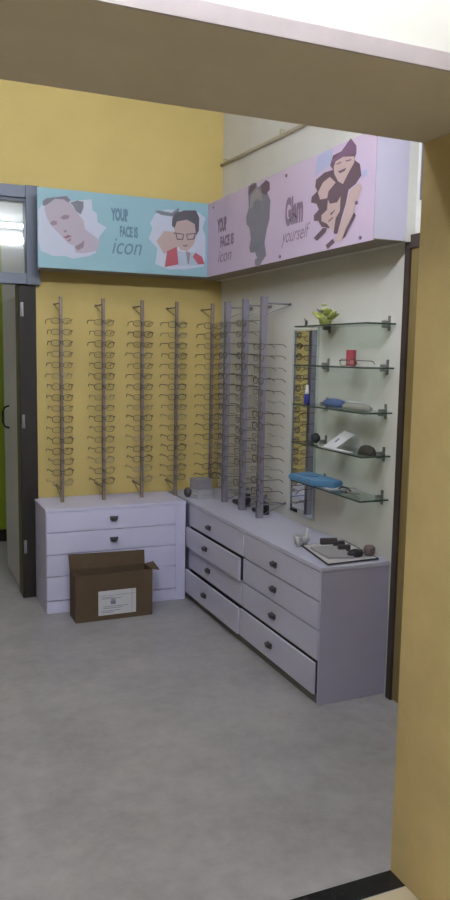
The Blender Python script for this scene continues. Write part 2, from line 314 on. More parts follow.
# portrait prints: (horizontal, height) outlines in metres on each sign face
ART = [
('blue', [
  ('splash', [(0.804, 2.35), (0.834, 2.392), (0.9, 2.418), (0.972, 2.415), (1.065, 2.428), (1.113, 2.437), (1.118, 2.377), (1.144, 2.359), (1.149, 2.309), (1.203, 2.283), (1.159, 2.228), (1.138, 2.134), (1.095, 2.111), (1.0, 2.09), (0.959, 2.102), (0.887, 2.098), (0.816, 2.123), (0.802, 2.192), (0.808, 2.272)]),
  ('skin_cool', [(0.839, 2.363), (0.854, 2.394), (0.91, 2.424), (0.972, 2.42), (1.023, 2.359), (1.065, 2.312), (1.075, 2.252), (1.053, 2.19), (1.017, 2.162), (0.975, 2.174), (0.929, 2.221), (0.878, 2.267), (0.849, 2.319)]),
  ('skin_cool', [(1.011, 2.162), (1.075, 2.263), (1.159, 2.208), (1.149, 2.145), (1.064, 2.124), (1.016, 2.126)]),
  ('hair_grey', [(0.829, 2.4), (0.85, 2.418), (0.911, 2.431), (0.967, 2.442), (0.99, 2.421), (0.977, 2.405), (0.951, 2.421), (0.9, 2.42), (0.849, 2.379), (0.831, 2.374)]),
  ('hair_grey', [(0.987, 2.406), (1.029, 2.422), (1.065, 2.418), (1.065, 2.383), (1.049, 2.346), (1.023, 2.359), (1.003, 2.392)]),
  ('eye_shade', [(0.928, 2.316), (0.951, 2.335), (0.984, 2.334), (0.976, 2.315), (0.95, 2.307)]),
  ('eye_shade', [(0.868, 2.281), (0.889, 2.298), (0.911, 2.295), (0.909, 2.275), (0.883, 2.27)]),
  ('eye_shade', [(0.947, 2.245), (0.965, 2.252), (0.966, 2.238), (0.952, 2.235)]),
  ('lips', [(0.944, 2.207), (0.975, 2.225), (0.996, 2.216), (0.965, 2.201)]),
  ('lips', [(0.965, 2.191), (0.993, 2.206), (0.985, 2.187)]),
  ('eye_shade', [(1.011, 2.159), (1.053, 2.185), (1.069, 2.201), (1.064, 2.16), (1.03, 2.137)]),
]),
('blue', [
  ('splash', [(1.471, 2.33), (1.503, 2.385), (1.576, 2.421), (1.642, 2.42), (1.776, 2.423), (1.836, 2.39), (1.812, 2.326), (1.855, 2.283), (1.857, 2.158), (1.824, 2.093), (1.696, 2.07), (1.595, 2.064), (1.505, 2.09), (1.52, 2.182), (1.463, 2.239), (1.487, 2.301)]),
  ('skin_warm', [(1.512, 2.227), (1.561, 2.291), (1.643, 2.29), (1.661, 2.207), (1.562, 2.154)]),
  ('hair_grey', [(1.5, 2.4), (1.519, 2.409), (1.609, 2.402), (1.655, 2.436), (1.659, 2.398), (1.626, 2.38), (1.544, 2.384)]),
  ('skin_warm', [(1.626, 2.35), (1.709, 2.383), (1.764, 2.353), (1.775, 2.285), (1.753, 2.221), (1.712, 2.18), (1.669, 2.185), (1.64, 2.236), (1.627, 2.296)]),
  ('hair_dark', [(1.613, 2.372), (1.634, 2.404), (1.692, 2.424), (1.768, 2.43), (1.79, 2.386), (1.788, 2.309), (1.771, 2.28), (1.76, 2.347), (1.709, 2.37), (1.643, 2.353), (1.628, 2.312), (1.611, 2.326)]),
  ('hair_dark', [(1.623, 2.287), (1.687, 2.283), (1.687, 2.277), (1.623, 2.281)]),
  ('hair_dark', [(1.633, 2.282), (1.64, 2.282), (1.647, 2.252), (1.677, 2.251), (1.684, 2.276), (1.69, 2.277), (1.684, 2.246), (1.644, 2.244)]),
  ('hair_dark', [(1.704, 2.284), (1.771, 2.295), (1.771, 2.289), (1.704, 2.278)]),
  ('hair_dark', [(1.704, 2.278), (1.71, 2.278), (1.717, 2.254), (1.751, 2.26), (1.761, 2.288), (1.768, 2.289), (1.758, 2.254), (1.714, 2.248)]),
  ('lips', [(1.681, 2.215), (1.719, 2.22), (1.711, 2.207), (1.688, 2.206)]),
  ('shirt', [(1.648, 2.178), (1.72, 2.172), (1.771, 2.171), (1.784, 2.099), (1.65, 2.088)]),
  ('red', [(1.581, 2.171), (1.644, 2.203), (1.655, 2.096), (1.566, 2.075)]),
  ('red', [(1.766, 2.176), (1.811, 2.152), (1.828, 2.109), (1.787, 2.104), (1.749, 2.148)]),
  ('eye_shade', [(1.703, 2.179), (1.732, 2.172), (1.726, 2.103), (1.716, 2.102)]),
]),
('pink', [
  ('figure_grey', [(4.006, 2.471), (3.945, 2.479), (3.902, 2.471), (3.884, 2.443), (3.839, 2.451), (3.783, 2.465), (3.741, 2.443), (3.736, 2.405), (3.766, 2.395), (3.727, 2.351), (3.734, 2.255), (3.763, 2.205), (3.785, 2.143), (3.762, 2.075), (3.811, 2.047), (3.843, 2.022), (3.903, 2.039), (3.898, 2.067), (3.871, 2.07), (3.907, 2.113), (3.961, 2.107), (3.976, 2.138), (3.958, 2.187), (3.981, 2.247), (4.017, 2.269), (4.026, 2.31), (3.993, 2.356), (4.003, 2.42)]),
  ('figure_light', [(3.969, 2.414), (3.89, 2.444), (3.836, 2.402), (3.821, 2.361), (3.887, 2.386), (3.939, 2.353), (3.979, 2.348)]),
  ('hair_brown', [(3.845, 2.447), (3.783, 2.463), (3.74, 2.441), (3.739, 2.406), (3.785, 2.387), (3.83, 2.406)]),
  ('hair_brown', [(4.0, 2.442), (3.972, 2.47), (3.902, 2.471), (3.91, 2.448), (3.97, 2.431), (3.996, 2.419)]),
  ('hair_grey', [(3.933, 2.38), (3.874, 2.378), (3.846, 2.338), (3.857, 2.296), (3.91, 2.309), (3.938, 2.342)]),
  ('hair_grey', [(3.962, 2.13), (3.836, 2.155), (3.779, 2.164), (3.784, 2.137), (3.926, 2.104)]),
]),
('pink', [
  ('stroke_blue', [(3.259, 2.428), (3.248, 2.464), (3.172, 2.472), (3.11, 2.47), (3.124, 2.406), (3.192, 2.395), (3.282, 2.375), (3.257, 2.402)]),
  ('stroke_blue', [(2.867, 2.323), (2.83, 2.327), (2.828, 2.298), (2.865, 2.294)]),
  ('hair_brown', [(3.13, 2.401), (3.108, 2.439), (3.037, 2.442), (2.965, 2.48), (2.918, 2.438), (2.916, 2.409), (2.931, 2.383), (2.885, 2.356), (2.871, 2.307), (2.913, 2.28), (2.968, 2.266), (2.987, 2.21), (3.018, 2.154), (3.049, 2.091), (3.08, 2.095), (3.076, 2.126), (3.125, 2.126), (3.189, 2.141), (3.223, 2.172), (3.263, 2.178), (3.265, 2.204), (3.22, 2.223), (3.242, 2.252), (3.296, 2.267), (3.291, 2.292), (3.239, 2.309), (3.26, 2.332), (3.255, 2.363), (3.179, 2.38), (3.104, 2.377)]),
  ('hair_purple', [(3.125, 2.418), (3.037, 2.442), (2.965, 2.48), (2.918, 2.438), (2.921, 2.407), (3.023, 2.415), (3.094, 2.403)]),
  ('skin_pink', [(3.082, 2.409), (3.023, 2.415), (2.932, 2.398), (2.93, 2.371), (2.972, 2.339), (3.016, 2.299), (3.058, 2.319), (3.091, 2.356), (3.099, 2.388)]),
  ('hair_brown', [(3.061, 2.361), (2.991, 2.363), (3.005, 2.352), (3.043, 2.35)]),
  ('hair_purple', [(3.075, 2.397), (3.034, 2.398), (3.036, 2.392), (3.074, 2.392)]),
  ('hair_purple', [(2.999, 2.395), (2.953, 2.391), (2.955, 2.385), (2.996, 2.389)]),
  ('skin_pink', [(3.232, 2.301), (3.189, 2.338), (3.127, 2.351), (3.076, 2.317), (3.135, 2.29), (3.146, 2.261), (3.21, 2.266)]),
  ('skin_pink', [(3.139, 2.254), (3.119, 2.232), (3.058, 2.228), (3.03, 2.25), (3.032, 2.187), (3.066, 2.161), (3.08, 2.101), (3.139, 2.147), (3.191, 2.167), (3.192, 2.193), (3.143, 2.21)]),
  ('hair_brown', [(3.116, 2.188), (3.074, 2.2), (3.078, 2.193), (3.106, 2.179)]),
  ('lips', [(3.133, 2.159), (3.085, 2.173), (3.088, 2.163), (3.12, 2.152)]),
  ('skin_pink', [(2.945, 2.262), (2.88, 2.279), (2.857, 2.258), (2.907, 2.197), (2.926, 2.158), (2.978, 2.088), (3.023, 2.051), (3.065, 2.062), (3.027, 2.119), (2.985, 2.185), (2.966, 2.242)]),
  ('hair_brown', [(3.258, 2.099), (3.176, 2.133), (3.137, 2.128), (3.149, 2.111), (3.224, 2.082)]),
  ('hair_brown', [(3.145, 2.053), (3.084, 2.074), (3.065, 2.056), (3.125, 2.032)]),
  ('hair_brown', [(3.006, 2.061), (2.979, 2.1), (2.916, 2.163), (2.898, 2.148), (2.956, 2.097), (2.977, 2.07)]),
]),
]

# ---------------------------------------------------------------- sign boxes
PC = dict(splash=(182, 188, 208), skin_cool=(172, 162, 180), skin_warm=(176, 156, 156), skin_pink=(186, 164, 166), hair_grey=(118, 120, 134), hair_dark=(88, 86, 96),
    eye_shade=(140, 124, 138), lips=(140, 108, 122), shirt=(160, 176, 196), red=(164, 84, 98), figure_grey=(124, 122, 138), figure_light=(148, 140, 146),
    hair_brown=(100, 82, 96), hair_purple=(118, 90, 120), stroke_blue=(166, 172, 208))
PM = [mat('print_'+k, v, .6) for k, v in PC.items()]; PI_ = {k: i for i, k in enumerate(PC)}
BLUE = mat('sign_blue_vinyl', (136, 174, 190), .5, noise=.02, scale=3); PINK = mat('sign_pink_vinyl', (190, 174, 202), .5, noise=.02, scale=3)
SIDE = mat('sign_side_lavender', (196, 192, 216), .6); UND = mat('sign_board_underside', (150, 140, 132), .8)
INK = mat('blue_grey_ink', (98, 126, 146), .6); INKP = mat('purple_grey_ink', (134, 116, 140), .6)
def text_mesh(body, bold, shear, face, u0, u1, z0, z1, plane, off):
    cu_ = bpy.data.curves.new('lettering', 'FONT'); cu_.body = body; cu_.offset = bold; cu_.shear = shear; cu_.extrude = 0.0
    tmp = bpy.data.objects.new('tmp', cu_); COL.objects.link(tmp)
    dg = bpy.context.evaluated_depsgraph_get(); me = bpy.data.meshes.new_from_object(tmp.evaluated_get(dg))
    bpy.data.objects.remove(tmp); bpy.data.curves.remove(cu_)
    xs = [v.co.x for v in me.vertices]; ys = [v.co.y for v in me.vertices]
    for v in me.vertices:
        a = (v.co.x-min(xs))/(max(xs)-min(xs)); b = (v.co.y-min(ys))/(max(ys)-min(ys))
        u = u0+(u1-u0)*a; z = z0+(z1-z0)*b
        v.co = (u, plane-off, z) if face == 'Y' else (plane-off, u, z)
    return me
def add_text(bm, *a): 
    me = text_mesh(*a); bm.from_mesh(me); bpy.data.meshes.remove(me)
sb = thing('sign_box', 'long pale blue sign box with two portraits above the yellow wall', 'sign', (1.3, 4.735, 2.035))
sp = thing('sign_box', 'long pink sign box with portraits along the white right wall', 'sign', (1.96, 3.7, 2.035))
bm = B(); box(bm, (.835, 4.602, 2.035), (1.846, YB-.002, 2.47), bev=.002); 
for f in bm.faces:
    if f.calc_center_median().z < 2.037: f.material_index = 1
part('box_body', bm, [SIDE, UND], sb)
bm = B(); box(bm, (.80, 4.598, 2.03), (1.8475, 4.602, 2.478)); part('front_panel', bm, BLUE, sb)
bm = B(); box(bm, (1.852, 2.77, 2.035), (2.014, YB-.002, 2.47), bev=.002)
for f in bm.faces:
    if f.calc_center_median().z < 2.037: f.material_index = 1
part('box_body', bm, [SIDE, UND], sp)
bm = B(); box(bm, (2.014, 2.7705, 2.036), (XR-.001, YB-.01, 2.469)); part('mounting_rail', bm, WHT, sp)
bm = B(); box(bm, (1.848, 2.768, 2.03), (1.852, 4.602, 2.475)); part('front_panel', bm, PINK, sp)
for side, L in ART:
    bm = B()
    for k, (n, pts) in enumerate(L):
        off = .0008+k*.00015
        if side == 'blue': vs = [bm.verts.new((min(u, 1.832+.0003*k), 4.598-off, z)) for u, z in pts]
        else: vs = [bm.verts.new((1.848-off, u, z)) for u, z in pts]
        co = [v.co.copy() for v in vs]; want = Vector((0, -1, 0)) if side == 'blue' else Vector((-1, 0, 0))
        for t3 in tessellate_polygon([co]):
            tv = [vs[i] for i in t3]
            if len(set(tv)) < 3: continue
            nn = (tv[1].co-tv[0].co).cross(tv[2].co-tv[0].co)
            if nn.length < 1e-9: continue
            if nn.dot(want) < 0: tv.reverse()
            try: f = bm.faces.new(tv)
            except ValueError: continue
            f.material_index = PI_[n]
    lowest = L[0][1][0][0]
    lab = ('brush-edged portrait print of a pale face' if lowest < 1.2 else 'portrait print of a person in glasses and red jacket') if side == 'blue' else ('grey brushed figure print' if lowest > 3.6 else 'portrait print of a smiling couple')
    part('portrait_print', bm, PM, sb if side == 'blue' else sp, lab, keep=True)
bm = B()
add_text(bm, 'YOUR', .06, 0, 'Y', 1.228, 1.34, 2.325, 2.40, 4.598, .0015)
add_text(bm, 'FACE IS', .05, 0, 'Y', 1.283, 1.395, 2.235, 2.30, 4.598, .0015)
add_text(bm, 'icon', .0, .3, 'Y', 1.236, 1.42, 2.135, 2.225, 4.598, .0015)
part('lettering', bm, INK, sb, 'blue-grey lettering')
bm = B()
add_text(bm, 'YOUR', .06, 0, 'X', 4.44, 4.29, 2.275, 2.36, 1.848, .0015)
add_text(bm, 'FACE IS', .05, 0, 'X', 4.39, 4.19, 2.185, 2.25, 1.848, .0015)
add_text(bm, 'icon', .0, .3, 'X', 4.42, 4.22, 2.10, 2.165, 1.848, .0015)
part('lettering', bm, INKP, sp, 'grey-purple lettering')
bm = B()
add_text(bm, 'Glam', .055, 0, 'X', 3.555, 3.37, 2.19, 2.33, 1.848, .0015)
add_text(bm, 'yourself', .0, .35, 'X', 3.59, 3.30, 2.09, 2.18, 1.848, .0015)
part('lettering', bm, INKP, sp, 'larger grey-purple lettering')
for y, z in ((3.55, 2.44), (3.60, 2.05), (2.86, 2.05), (2.9, 2.2), (4.5, 2.44)):
    bm = B(); cyl(bm, (1.848, y, z), (1.842, y, z), .008, n=10); part('screw', bm, mat('screw_head', (120, 104, 124), .4), sp)

# ---------------------------------------------------------------- cabinets
def pull(c, out, side, parent):
    """small cup pull: back plate, shell bulging outwards; out = outward axis, side = horizontal axis"""
    c = Vector(c); o_ = Vector(out); s = Vector(side); bm = B()
    pts = [(-.026, .014), (.026, .014), (.022, -.010), (.012, -.018), (-.012, -.018), (-.022, -.010)]
    prism(bm, [c+s*a+Vector((0, 0, b)) for a, b in pts], o_*.005)
    pr_ = [(-.022, .010), (.022, .010), (.018, -.004), (.010, -.010), (-.010, -.010), (-.018, -.004)]
    prism(bm, [c+o_*.005+s*a+Vector((0, 0, b)) for a, b in pr_], o_*.016)
    bmesh.ops.bevel(bm, geom=bm.edges[:], offset=.0015, segments=1, affect='EDGES')
    part('handle', bm, HAND, parent, 'grey metal pull')
HC = .632
lc = thing('drawer_cabinet', 'low bluish-white four-drawer cabinet against the yellow wall behind the open carton', 'cabinet', (1.24, 4.67, 0))
bm = B(); box(bm, (.806, 4.492, 0), (1.675, YB-.004, HC-.018)); part('body', bm, LAMB, lc)
bm = B(); box(bm, (.802, 4.474, HC-.018), (1.678, YB-.004, HC), bev=.003); part('top', bm, LAMB, lc)
bm = B(); box(bm, (1.612, 4.476, 0), (1.675, 4.492, HC-.018)); part('filler_panel', bm, LAMB, lc)
bm = B(); box(bm, (.806, 4.478, 0), (1.612, 4.492, .074), bev=.002); part('plinth', bm, LAMB, lc)
for z0, z1 in ((.491, .612), (.359, .487), (.227, .355), (.080, .223)):
    bm = B(); box(bm, (.807, 4.475, z0), (1.611, 4.492, z1), bev=.0025); dr = part('drawer', bm, LAMB, lc)
    pull((1.213, 4.475, (z0+z1)/2+.003 if z1 > .3 else (z0+z1)/2), (0, -1, 0), (1, 0, 0), dr)
rc = thing('drawer_cabinet', 'long lavender-white eight-drawer cabinet along the white wall, some drawers ajar', 'cabinet', (1.88, 3.66, 0))
CX = 1.712
bm = B(); box(bm, (CX, 2.852, .0), (XR-.004, 4.864, HC-.02)); part('body', bm, LAMG, rc)
bm = B(); box(bm, (CX-.012, 2.842, 0), (XR-.004, 2.852, HC-.02), bev=.002); part('side_panel', bm, mat('lavender_side_laminate', (174, 172, 198), .5, noise=.03, scale=5), rc)
bm = B(); box(bm, (CX-.016, 2.84, HC-.02), (XR-.004, 4.472, HC), bev=.003); box(bm, (CX-.016+.001, 4.472, HC-.02), (XR-.004, 4.864, HC)); part('top', bm, LAM, rc)
bm = B(); box(bm, (CX-.001, 2.856, 0.01), (CX+.0, 4.47, HC-.024)); part('gap_shade_sheet', bm, GAP_SHADE, rc)  # thin dark sheet painting the shade between drawer fronts
cols = [(3.660, 4.468), (2.856, 3.652)]
rows = [(.478, .608), (.345, .470), (.205, .338), (.050, .196)]
out = {(0, 1): .022, (0, 3): .024, (1, 3): .016}
for ci, (y0, y1) in enumerate(cols):
    for ri, (z0, z1) in enumerate(rows):
        e = out.get((ci, ri), 0.0); xf = CX-.014-e
        bm = B(); box(bm, (xf, y0, z0), (xf+.013, y1, z1), bev=.0025)
        dr = part('drawer', bm, LAM, rc)
        if e:
            bm = B(); box(bm, (xf+.013, y0+.02, z0+.012), (CX-.002, y1-.02, z1-.025)); part('drawer_box', bm, mat('drawer_box_shade', (76, 73, 82), .8), dr)  # dark box colour paints in the shade behind pulled-out fronts
        yk = (y0+y1)/2 + (.07 if ci == 0 else .03); zk = (z0+z1)/2+(.0 if ri else -.01)
        pull((xf, yk, zk), (-1, 0, 0), (0, 1, 0), dr)
bm = B(); box(bm, (CX-.006, 2.856, 0), (CX, 4.47, .040)); part('plinth', bm, mat('plinth_grey', (112, 112, 112), .7), rc)

# ---------------------------------------------------------------- carton
ct = thing('carton', 'open brown cardboard carton with a white label on the floor before the cabinet', 'box', (1.15, 4.33, 0))
x0, x1, y0, y1, h, t_ = .93, 1.39, 4.262, 4.42, .275, .006
bm = B()
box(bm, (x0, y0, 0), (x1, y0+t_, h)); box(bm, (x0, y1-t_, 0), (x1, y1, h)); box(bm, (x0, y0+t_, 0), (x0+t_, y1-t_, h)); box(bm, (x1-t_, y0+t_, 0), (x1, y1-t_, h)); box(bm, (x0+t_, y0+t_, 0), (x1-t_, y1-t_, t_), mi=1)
part('box_walls', bm, [CARD, CARDD], ct)
bm = B(); prism(bm, [(x0, y1-.004, h), (x1, y1-.004, h), (x1+.004, y1+.02, h+.078), (x0-.004, y1+.02, h+.088)], (0, .004, .0)); part('flap', bm, CARD, ct, 'upright rear flap')
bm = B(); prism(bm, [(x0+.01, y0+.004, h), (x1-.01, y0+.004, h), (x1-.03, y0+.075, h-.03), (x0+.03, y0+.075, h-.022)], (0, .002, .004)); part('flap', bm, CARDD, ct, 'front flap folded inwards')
bm = B(); prism(bm, [(x1, y0+.01, h), (x1, y1-.02, h), (x1+.045, y1-.03, h+.012), (x1+.05, y0+.02, h-.012)], (0, 0, .004)); part('flap', bm, CARD, ct, 'side flap bent outwards')
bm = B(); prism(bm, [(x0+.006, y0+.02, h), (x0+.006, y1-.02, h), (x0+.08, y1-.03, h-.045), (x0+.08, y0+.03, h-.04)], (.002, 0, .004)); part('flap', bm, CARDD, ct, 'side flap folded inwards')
bm = B(); box(bm, (1.062, y0-.0015, .03), (1.288, y0, .175)); part('paper_label', bm, PAPER, ct, 'white paper label')
bm = B()
box(bm, (1.066, y0-.0022, .146), (1.284, y0-.0014, .148)); box(bm, (1.262, y0-.0022, .036), (1.264, y0-.0014, .17))
box(bm, (1.135, y0-.0022, .092), (1.165, y0-.0014, .115)); box(bm, (1.137, y0-.0022, .118), (1.163, y0-.0014, .124))
for z, a, b in ((.135, 1.08, 1.15), (.128, 1.08, 1.20), (.08, 1.09, 1.24), (.07, 1.09, 1.21), (.055, 1.08, 1.19), (.045, 1.08, 1.15)): box(bm, (a, y0-.0020, z-.0015), (b, y0-.0014, z+.0015))
part('label_print', bm, PRINT, ct)

# ---------------------------------------------------------------- display racks
def rack(n, p, wall, z0, z1, levels, label, group, width, m):
    """pole standing off the wall, two bracket arms, one nose peg per level.  wall = unit vector towards the wall, dist to it"""
    wv, dist = Vector(wall[0]), wall[1]; sv = Vector((wv.y, wv.x, 0))
    t = thing('display_rack', label, 'eyewear rack', p, group); P = Vector(p)
    bm = B(); w = width/2
    box(bm, P+Vector((-w, -w, 0)), P+Vector((w, w, z1-z0)), bev=.002); part('pole', bm, m, t)
    for zb in (z1-.035, z0+.075):
        a = Vector((P.x, P.y, zb))+wv*w; b = Vector((P.x, P.y, zb))+wv*(dist-.004)
        bm = B(); tube(bm, [a, b], .0045, 8); cyl(bm, b, b+wv*.004, .009, n=14); tube(bm, [a+Vector((0, 0, -.06)), b+Vector((0, 0, -.004))], .0022, 6)
        part('wall_bracket', bm, m, t)
    for z in levels:
        c = Vector((P.x, P.y, z)); bm = B()
        tube(bm, [c-wv*w, c-wv*(w+.018), c-wv*(w+.023)+Vector((0, 0, .006))], .003, 6)
        part('nose_peg', bm, mat('clear_peg', (150, 146, 146), .3), t)
    return t
STY = {
 'black-rimmed': (mat('black_acetate', (62, 57, 56), .4), .0019, .031, .019),
 'thin grey metal': (mat('gunmetal_wire', (84, 78, 74), .4, metal=.3), .0016, .030, .017),
 'brown-rimmed': (mat('brown_acetate', (74, 50, 38), .35), .0019, .030, .020),
 'silver metal': (mat('silver_wire', (130, 128, 128), .3, metal=.6), .0015, .030, .016),
}
def superell(cx, cz, a, b, n=18, e=2.6):
    P = []
    for k in range(n):
        t = 2*math.pi*k/n; c, s = math.cos(t), math.sin(t)
        P.append((cx+a*math.copysign(abs(c)**(2/e), c), 0, cz+b*math.copysign(abs(s)**(2/e), s)))
    return P
def make_spectacles(style):
    m, r, a, b = STY[style]; root = bpy.data.objects.new('spectacles', None); COL.objects.link(root); root.empty_display_size = .03
    bm = B()
    for s in (-1, 1): tube(bm, superell(s*.034, -.004, a-.004, b), r, 6, True)
    tube(bm, [(-.008, 0, .002), (-.004, -.002, .006), (.004, -.002, .006), (.008, 0, .002)], r, 6)
    for s in (-1, 1): tube(bm, [(s*.061, 0, .004), (s*.067, .001, .007), (s*.069, .004, .007)], r*1.2, 6)
    lpart('front_frame', bm, m, root)
    for s in (-1, 1):
        bm = B(); vs = [bm.verts.new(p) for p in superell(s*.034, -.004, a-.005, b-.001)]; bm.faces.new(vs)
        r_ = bmesh.ops.extrude_face_region(bm, geom=bm.faces[:]); bmesh.ops.translate(bm, verts=[v for v in r_['geom'] if isinstance(v, bmesh.types.BMVert)], vec=(0, .0012, 0))
        lpart('lens', bm, LENS, root)
    for s in (-1, 1):
        bm = B(); tube(bm, [(s*.069, .004, .007), (s*.070, .05, .007), (s*.069, .105, .006), (s*.067, .122, .001), (s*.065, .137, -.012)], r*1.15, 6)
        lpart('temple', bm, m, root)
    return root
PROTO = {}
def place_specs(style, loc, rz, label, group, rx=0.0):
    if style not in PROTO:
        o = PROTO[style] = make_spectacles(style)
    else:
        src = PROTO[style]; o = src.copy(); COL.objects.link(o)
        for ch in list(src.children):
            c = ch.copy(); COL.objects.link(c); c.parent = o
    o.location = loc; o.rotation_euler = (rx, 0, rz); tag(o, label, 'glasses', group); return o
ORD = ['topmost', 'second from top', 'third from top', 'fourth from top', 'fifth from top', 'sixth from top', 'seventh from top', 'eighth from top', 'ninth from top', 'tenth from top', 'eleventh from top', 'twelfth from top', 'thirteenth from top', 'fourteenth from top', 'fifteenth from top', 'sixteenth from top', 'seventeenth from top']
styles = ['black-rimmed', 'thin grey metal', 'brown-rimmed', 'silver metal']
YR = [(.944, 'leftmost yellow-wall rack'), (1.203, 'second yellow-wall rack from left'), (1.450, 'middle yellow-wall rack'), (1.678, 'fourth yellow-wall rack from left'), (1.922, 'yellow-wall rack nearest the corner')]
YL = ['slim grey eyewear rack on the yellow wall, leftmost of five', 'slim grey eyewear rack on the yellow wall, second from left', 'slim grey eyewear rack in the middle of the yellow wall', 'slim grey eyewear rack on the yellow wall, fourth from left', 'brownish eyewear rack on the yellow wall, standing closest to the corner']
LV = [1.735-.0652*k for k in range(16)]
for i, (x, rn) in enumerate(YR):
    rack(0, (x, 4.68, HC), ((0, 1, 0), YB-4.68), HC, 1.875, [z-.0045 for z in LV], YL[i], 'eyewear racks on the yellow wall', .020, POLEY)
    for k, z in enumerate(LV):
        st = random.choices(styles, [3, 4, 2, 2])[0]
        place_specs(st, (x+random.uniform(-.001, .001), 4.6625, z), random.uniform(-.07, .07), f'{st} spectacles, {ORD[k]} on the {rn}', 'spectacles on the yellow-wall racks', random.uniform(-.04, .04))
WR = [(4.373, 'white-wall rack nearest the corner', 17), (4.112, 'middle white-wall rack', 17), (3.872, 'white-wall rack nearest the mirror', 15)]
WL = ['broad lavender-grey eyewear rack on the white wall, nearest the corner', 'broad lavender-grey eyewear rack on the white wall, middle of three', 'broad lavender-grey eyewear rack on the white wall, nearest the mirror']
for i, (y, rn, n) in enumerate(WR):
    zt = 1.735 if n == 17 else 1.60; L = [zt-.0625*k for k in range(n)]
    rack(0, (1.895, y, HC), ((1, 0, 0), XR-1.895), HC, 1.868, [z-.0045 for z in L], WL[i], 'eyewear racks on the white wall', .034, POLEW)
    for k, z in enumerate(L):
        st = random.choices(styles, [2, 5, 1, 3])[0]
        place_specs(st, (1.870, y+random.uniform(-.001, .001), z), -math.pi/2+random.uniform(-.07, .07), f'{st} spectacles, {ORD[k]} on the {rn}', 'spectacles on the white-wall racks', random.uniform(-.05, .05))

# ---------------------------------------------------------------- mirror
mr = thing('wall_mirror', 'tall narrow wall mirror reflecting the racks, beside the glass shelves', 'mirror', (XR, 3.677, .67))
a, b, zb, zt = 3.541, 3.812, .672, 1.692
bm = B(); box(bm, (XR-.008, a+.008, zb+.008), (XR-.001, b-.008, zt-.008)); part('glass', bm, MIR, mr)
bm = B()
box(bm, (XR-.011, a, zb), (XR-.001, a+.008, zt)); box(bm, (XR-.011, b-.008, zb), (XR-.001, b, zt)); box(bm, (XR-.011, a+.008, zb), (XR-.001, b-.008, zb+.008)); box(bm, (XR-.011, a+.008, zt-.008), (XR-.001, b-.008, zt))
part('mirror_frame', bm, mat('mirror_edge', (176, 184, 180), .3), mr)

# ---------------------------------------------------------------- glass shelves
SZ = [1.700, 1.505, 1.305, 1.110, .910]
SN = ['topmost glass wall shelf holding the yellow-green ornament', 'second glass wall shelf from top holding the small red box', 'third glass wall shelf from top holding the blue spray bottle', 'fourth glass wall shelf from top holding the white card', 'lowest glass wall shelf holding the bright blue packet']
for z, lab in zip(SZ, SN):
    sh = thing('glass_shelf', lab, 'shelf', (XR, 3.19, z), 'glass shelves on the white wall')
    bm = B(); box(bm, (1.905, 2.875, z-.008), (XR-.004, 3.525, z), bev=.001); part('shelf_panel', bm, GLS, sh)
    bm = B(); box(bm, (1.902, 2.872, z-.0075), (1.905, 3.528, z-.0005)); box(bm, (1.905, 2.872, z-.0075), (XR-.004, 2.875, z-.0005)); part('polished_edge', bm, GLE, sh)
    for y in (2.925, 3.44):
        bm = B(); box(bm, (XR-.006, y-.009, z-.034), (XR-.001, y+.009, z+.034), bev=.002); box(bm, (XR-.040, y-.009, z+.0005), (XR-.006, y+.009, z+.012), bev=.003); box(bm, (XR-.040, y-.009, z-.020), (XR-.006, y+.009, z-.0085), bev=.003)
        part('shelf_bracket', bm, mat('bracket_grey', (128, 128, 126), .4, metal=.4), sh)

# items on the shelves
z = SZ[0]+.001
o = thing('flower_ornament', 'yellow-green artificial flower ornament standing on the topmost glass shelf', 'ornament', (1.965, 3.33, z))
bm = B(); lathe(bm, [(.022, 0), (.028, .004), (.032, .026), (.026, .030)], (1.965, 3.33, z), 16); part('pot', bm, mat('olive_pot', (128, 134, 74), .5), o)
bm = B()
for k in range(16):
    an = k*2.4; rr = .026+.026*(k % 3)/2; c = (1.962+.7*rr*math.cos(an), 3.325+1.15*rr*math.sin(an), z+.026+.012*(k % 4))
    rot = Matrix.Rotation(an, 3, 'Z') @ Matrix.Rotation(-.6, 3, 'Y')
    blob(bm, c, .024, (1.25, .7, .35), rough=.12, sub=2, rot=rot)
part('foliage', bm, mat('yellow_green_leaf', (164, 170, 98), .6, noise=.15, scale=40), o)
for (dx, dy, dz, r) in ((0, .02, .075, .017), (.0, -.02, .060, .016), (.0, .012, .098, .013)):
    bm = B(); tube(bm, [(1.962, 3.328, z+.03), (1.962+dx, 3.328+dy, z+dz-.012)], .002, 5)
    for q in range(6):
        an = q*math.pi/3; blob(bm, (1.962+dx+r*.6*math.cos(an), 3.328+dy+r*.8*math.sin(an), z+dz), r*.55, (1, .8, .7), sub=2)
    part('flower', bm, mat('pale_yellow_petal', (184, 188, 120), .6), o)
for (dy, dz, ry) in ((.030, .066, .25), (-.036, .058, -.5)):
    bm = B(); box(bm, (1.944, 3.328+dy-.024, z+dz), (1.950, 3.328+dy+.024, z+dz+.010), rot=Matrix.Rotation(ry, 4, 'X'), bev=.002); part('ribbon', bm, mat('grey_blue_ribbon', (118, 118, 140), .5), o)
bm = B(); blob(bm, (1.955, 3.500, z+.016), .011, (.6, 1, 1.3), sub=2); box(bm, (1.951, 3.496, z), (1.959, 3.512, z+.010), bev=.002); tube(bm, [(1.955, 3.502, z+.022), (1.955, 3.520, z+.036)], .003, 6)
tag(obj('hair_clip', bm, mat('dark_clip', (66, 66, 72), .4)), 'tiny dark clip at the left end of the topmost glass shelf', 'clip')
z = SZ[1]+.001
o = thing('small_box', 'small upright red box on the second glass shelf', 'box', (1.97, 3.085, z+.008)); bm = B(); rz = Matrix.Rotation(.5, 4, 'Z')
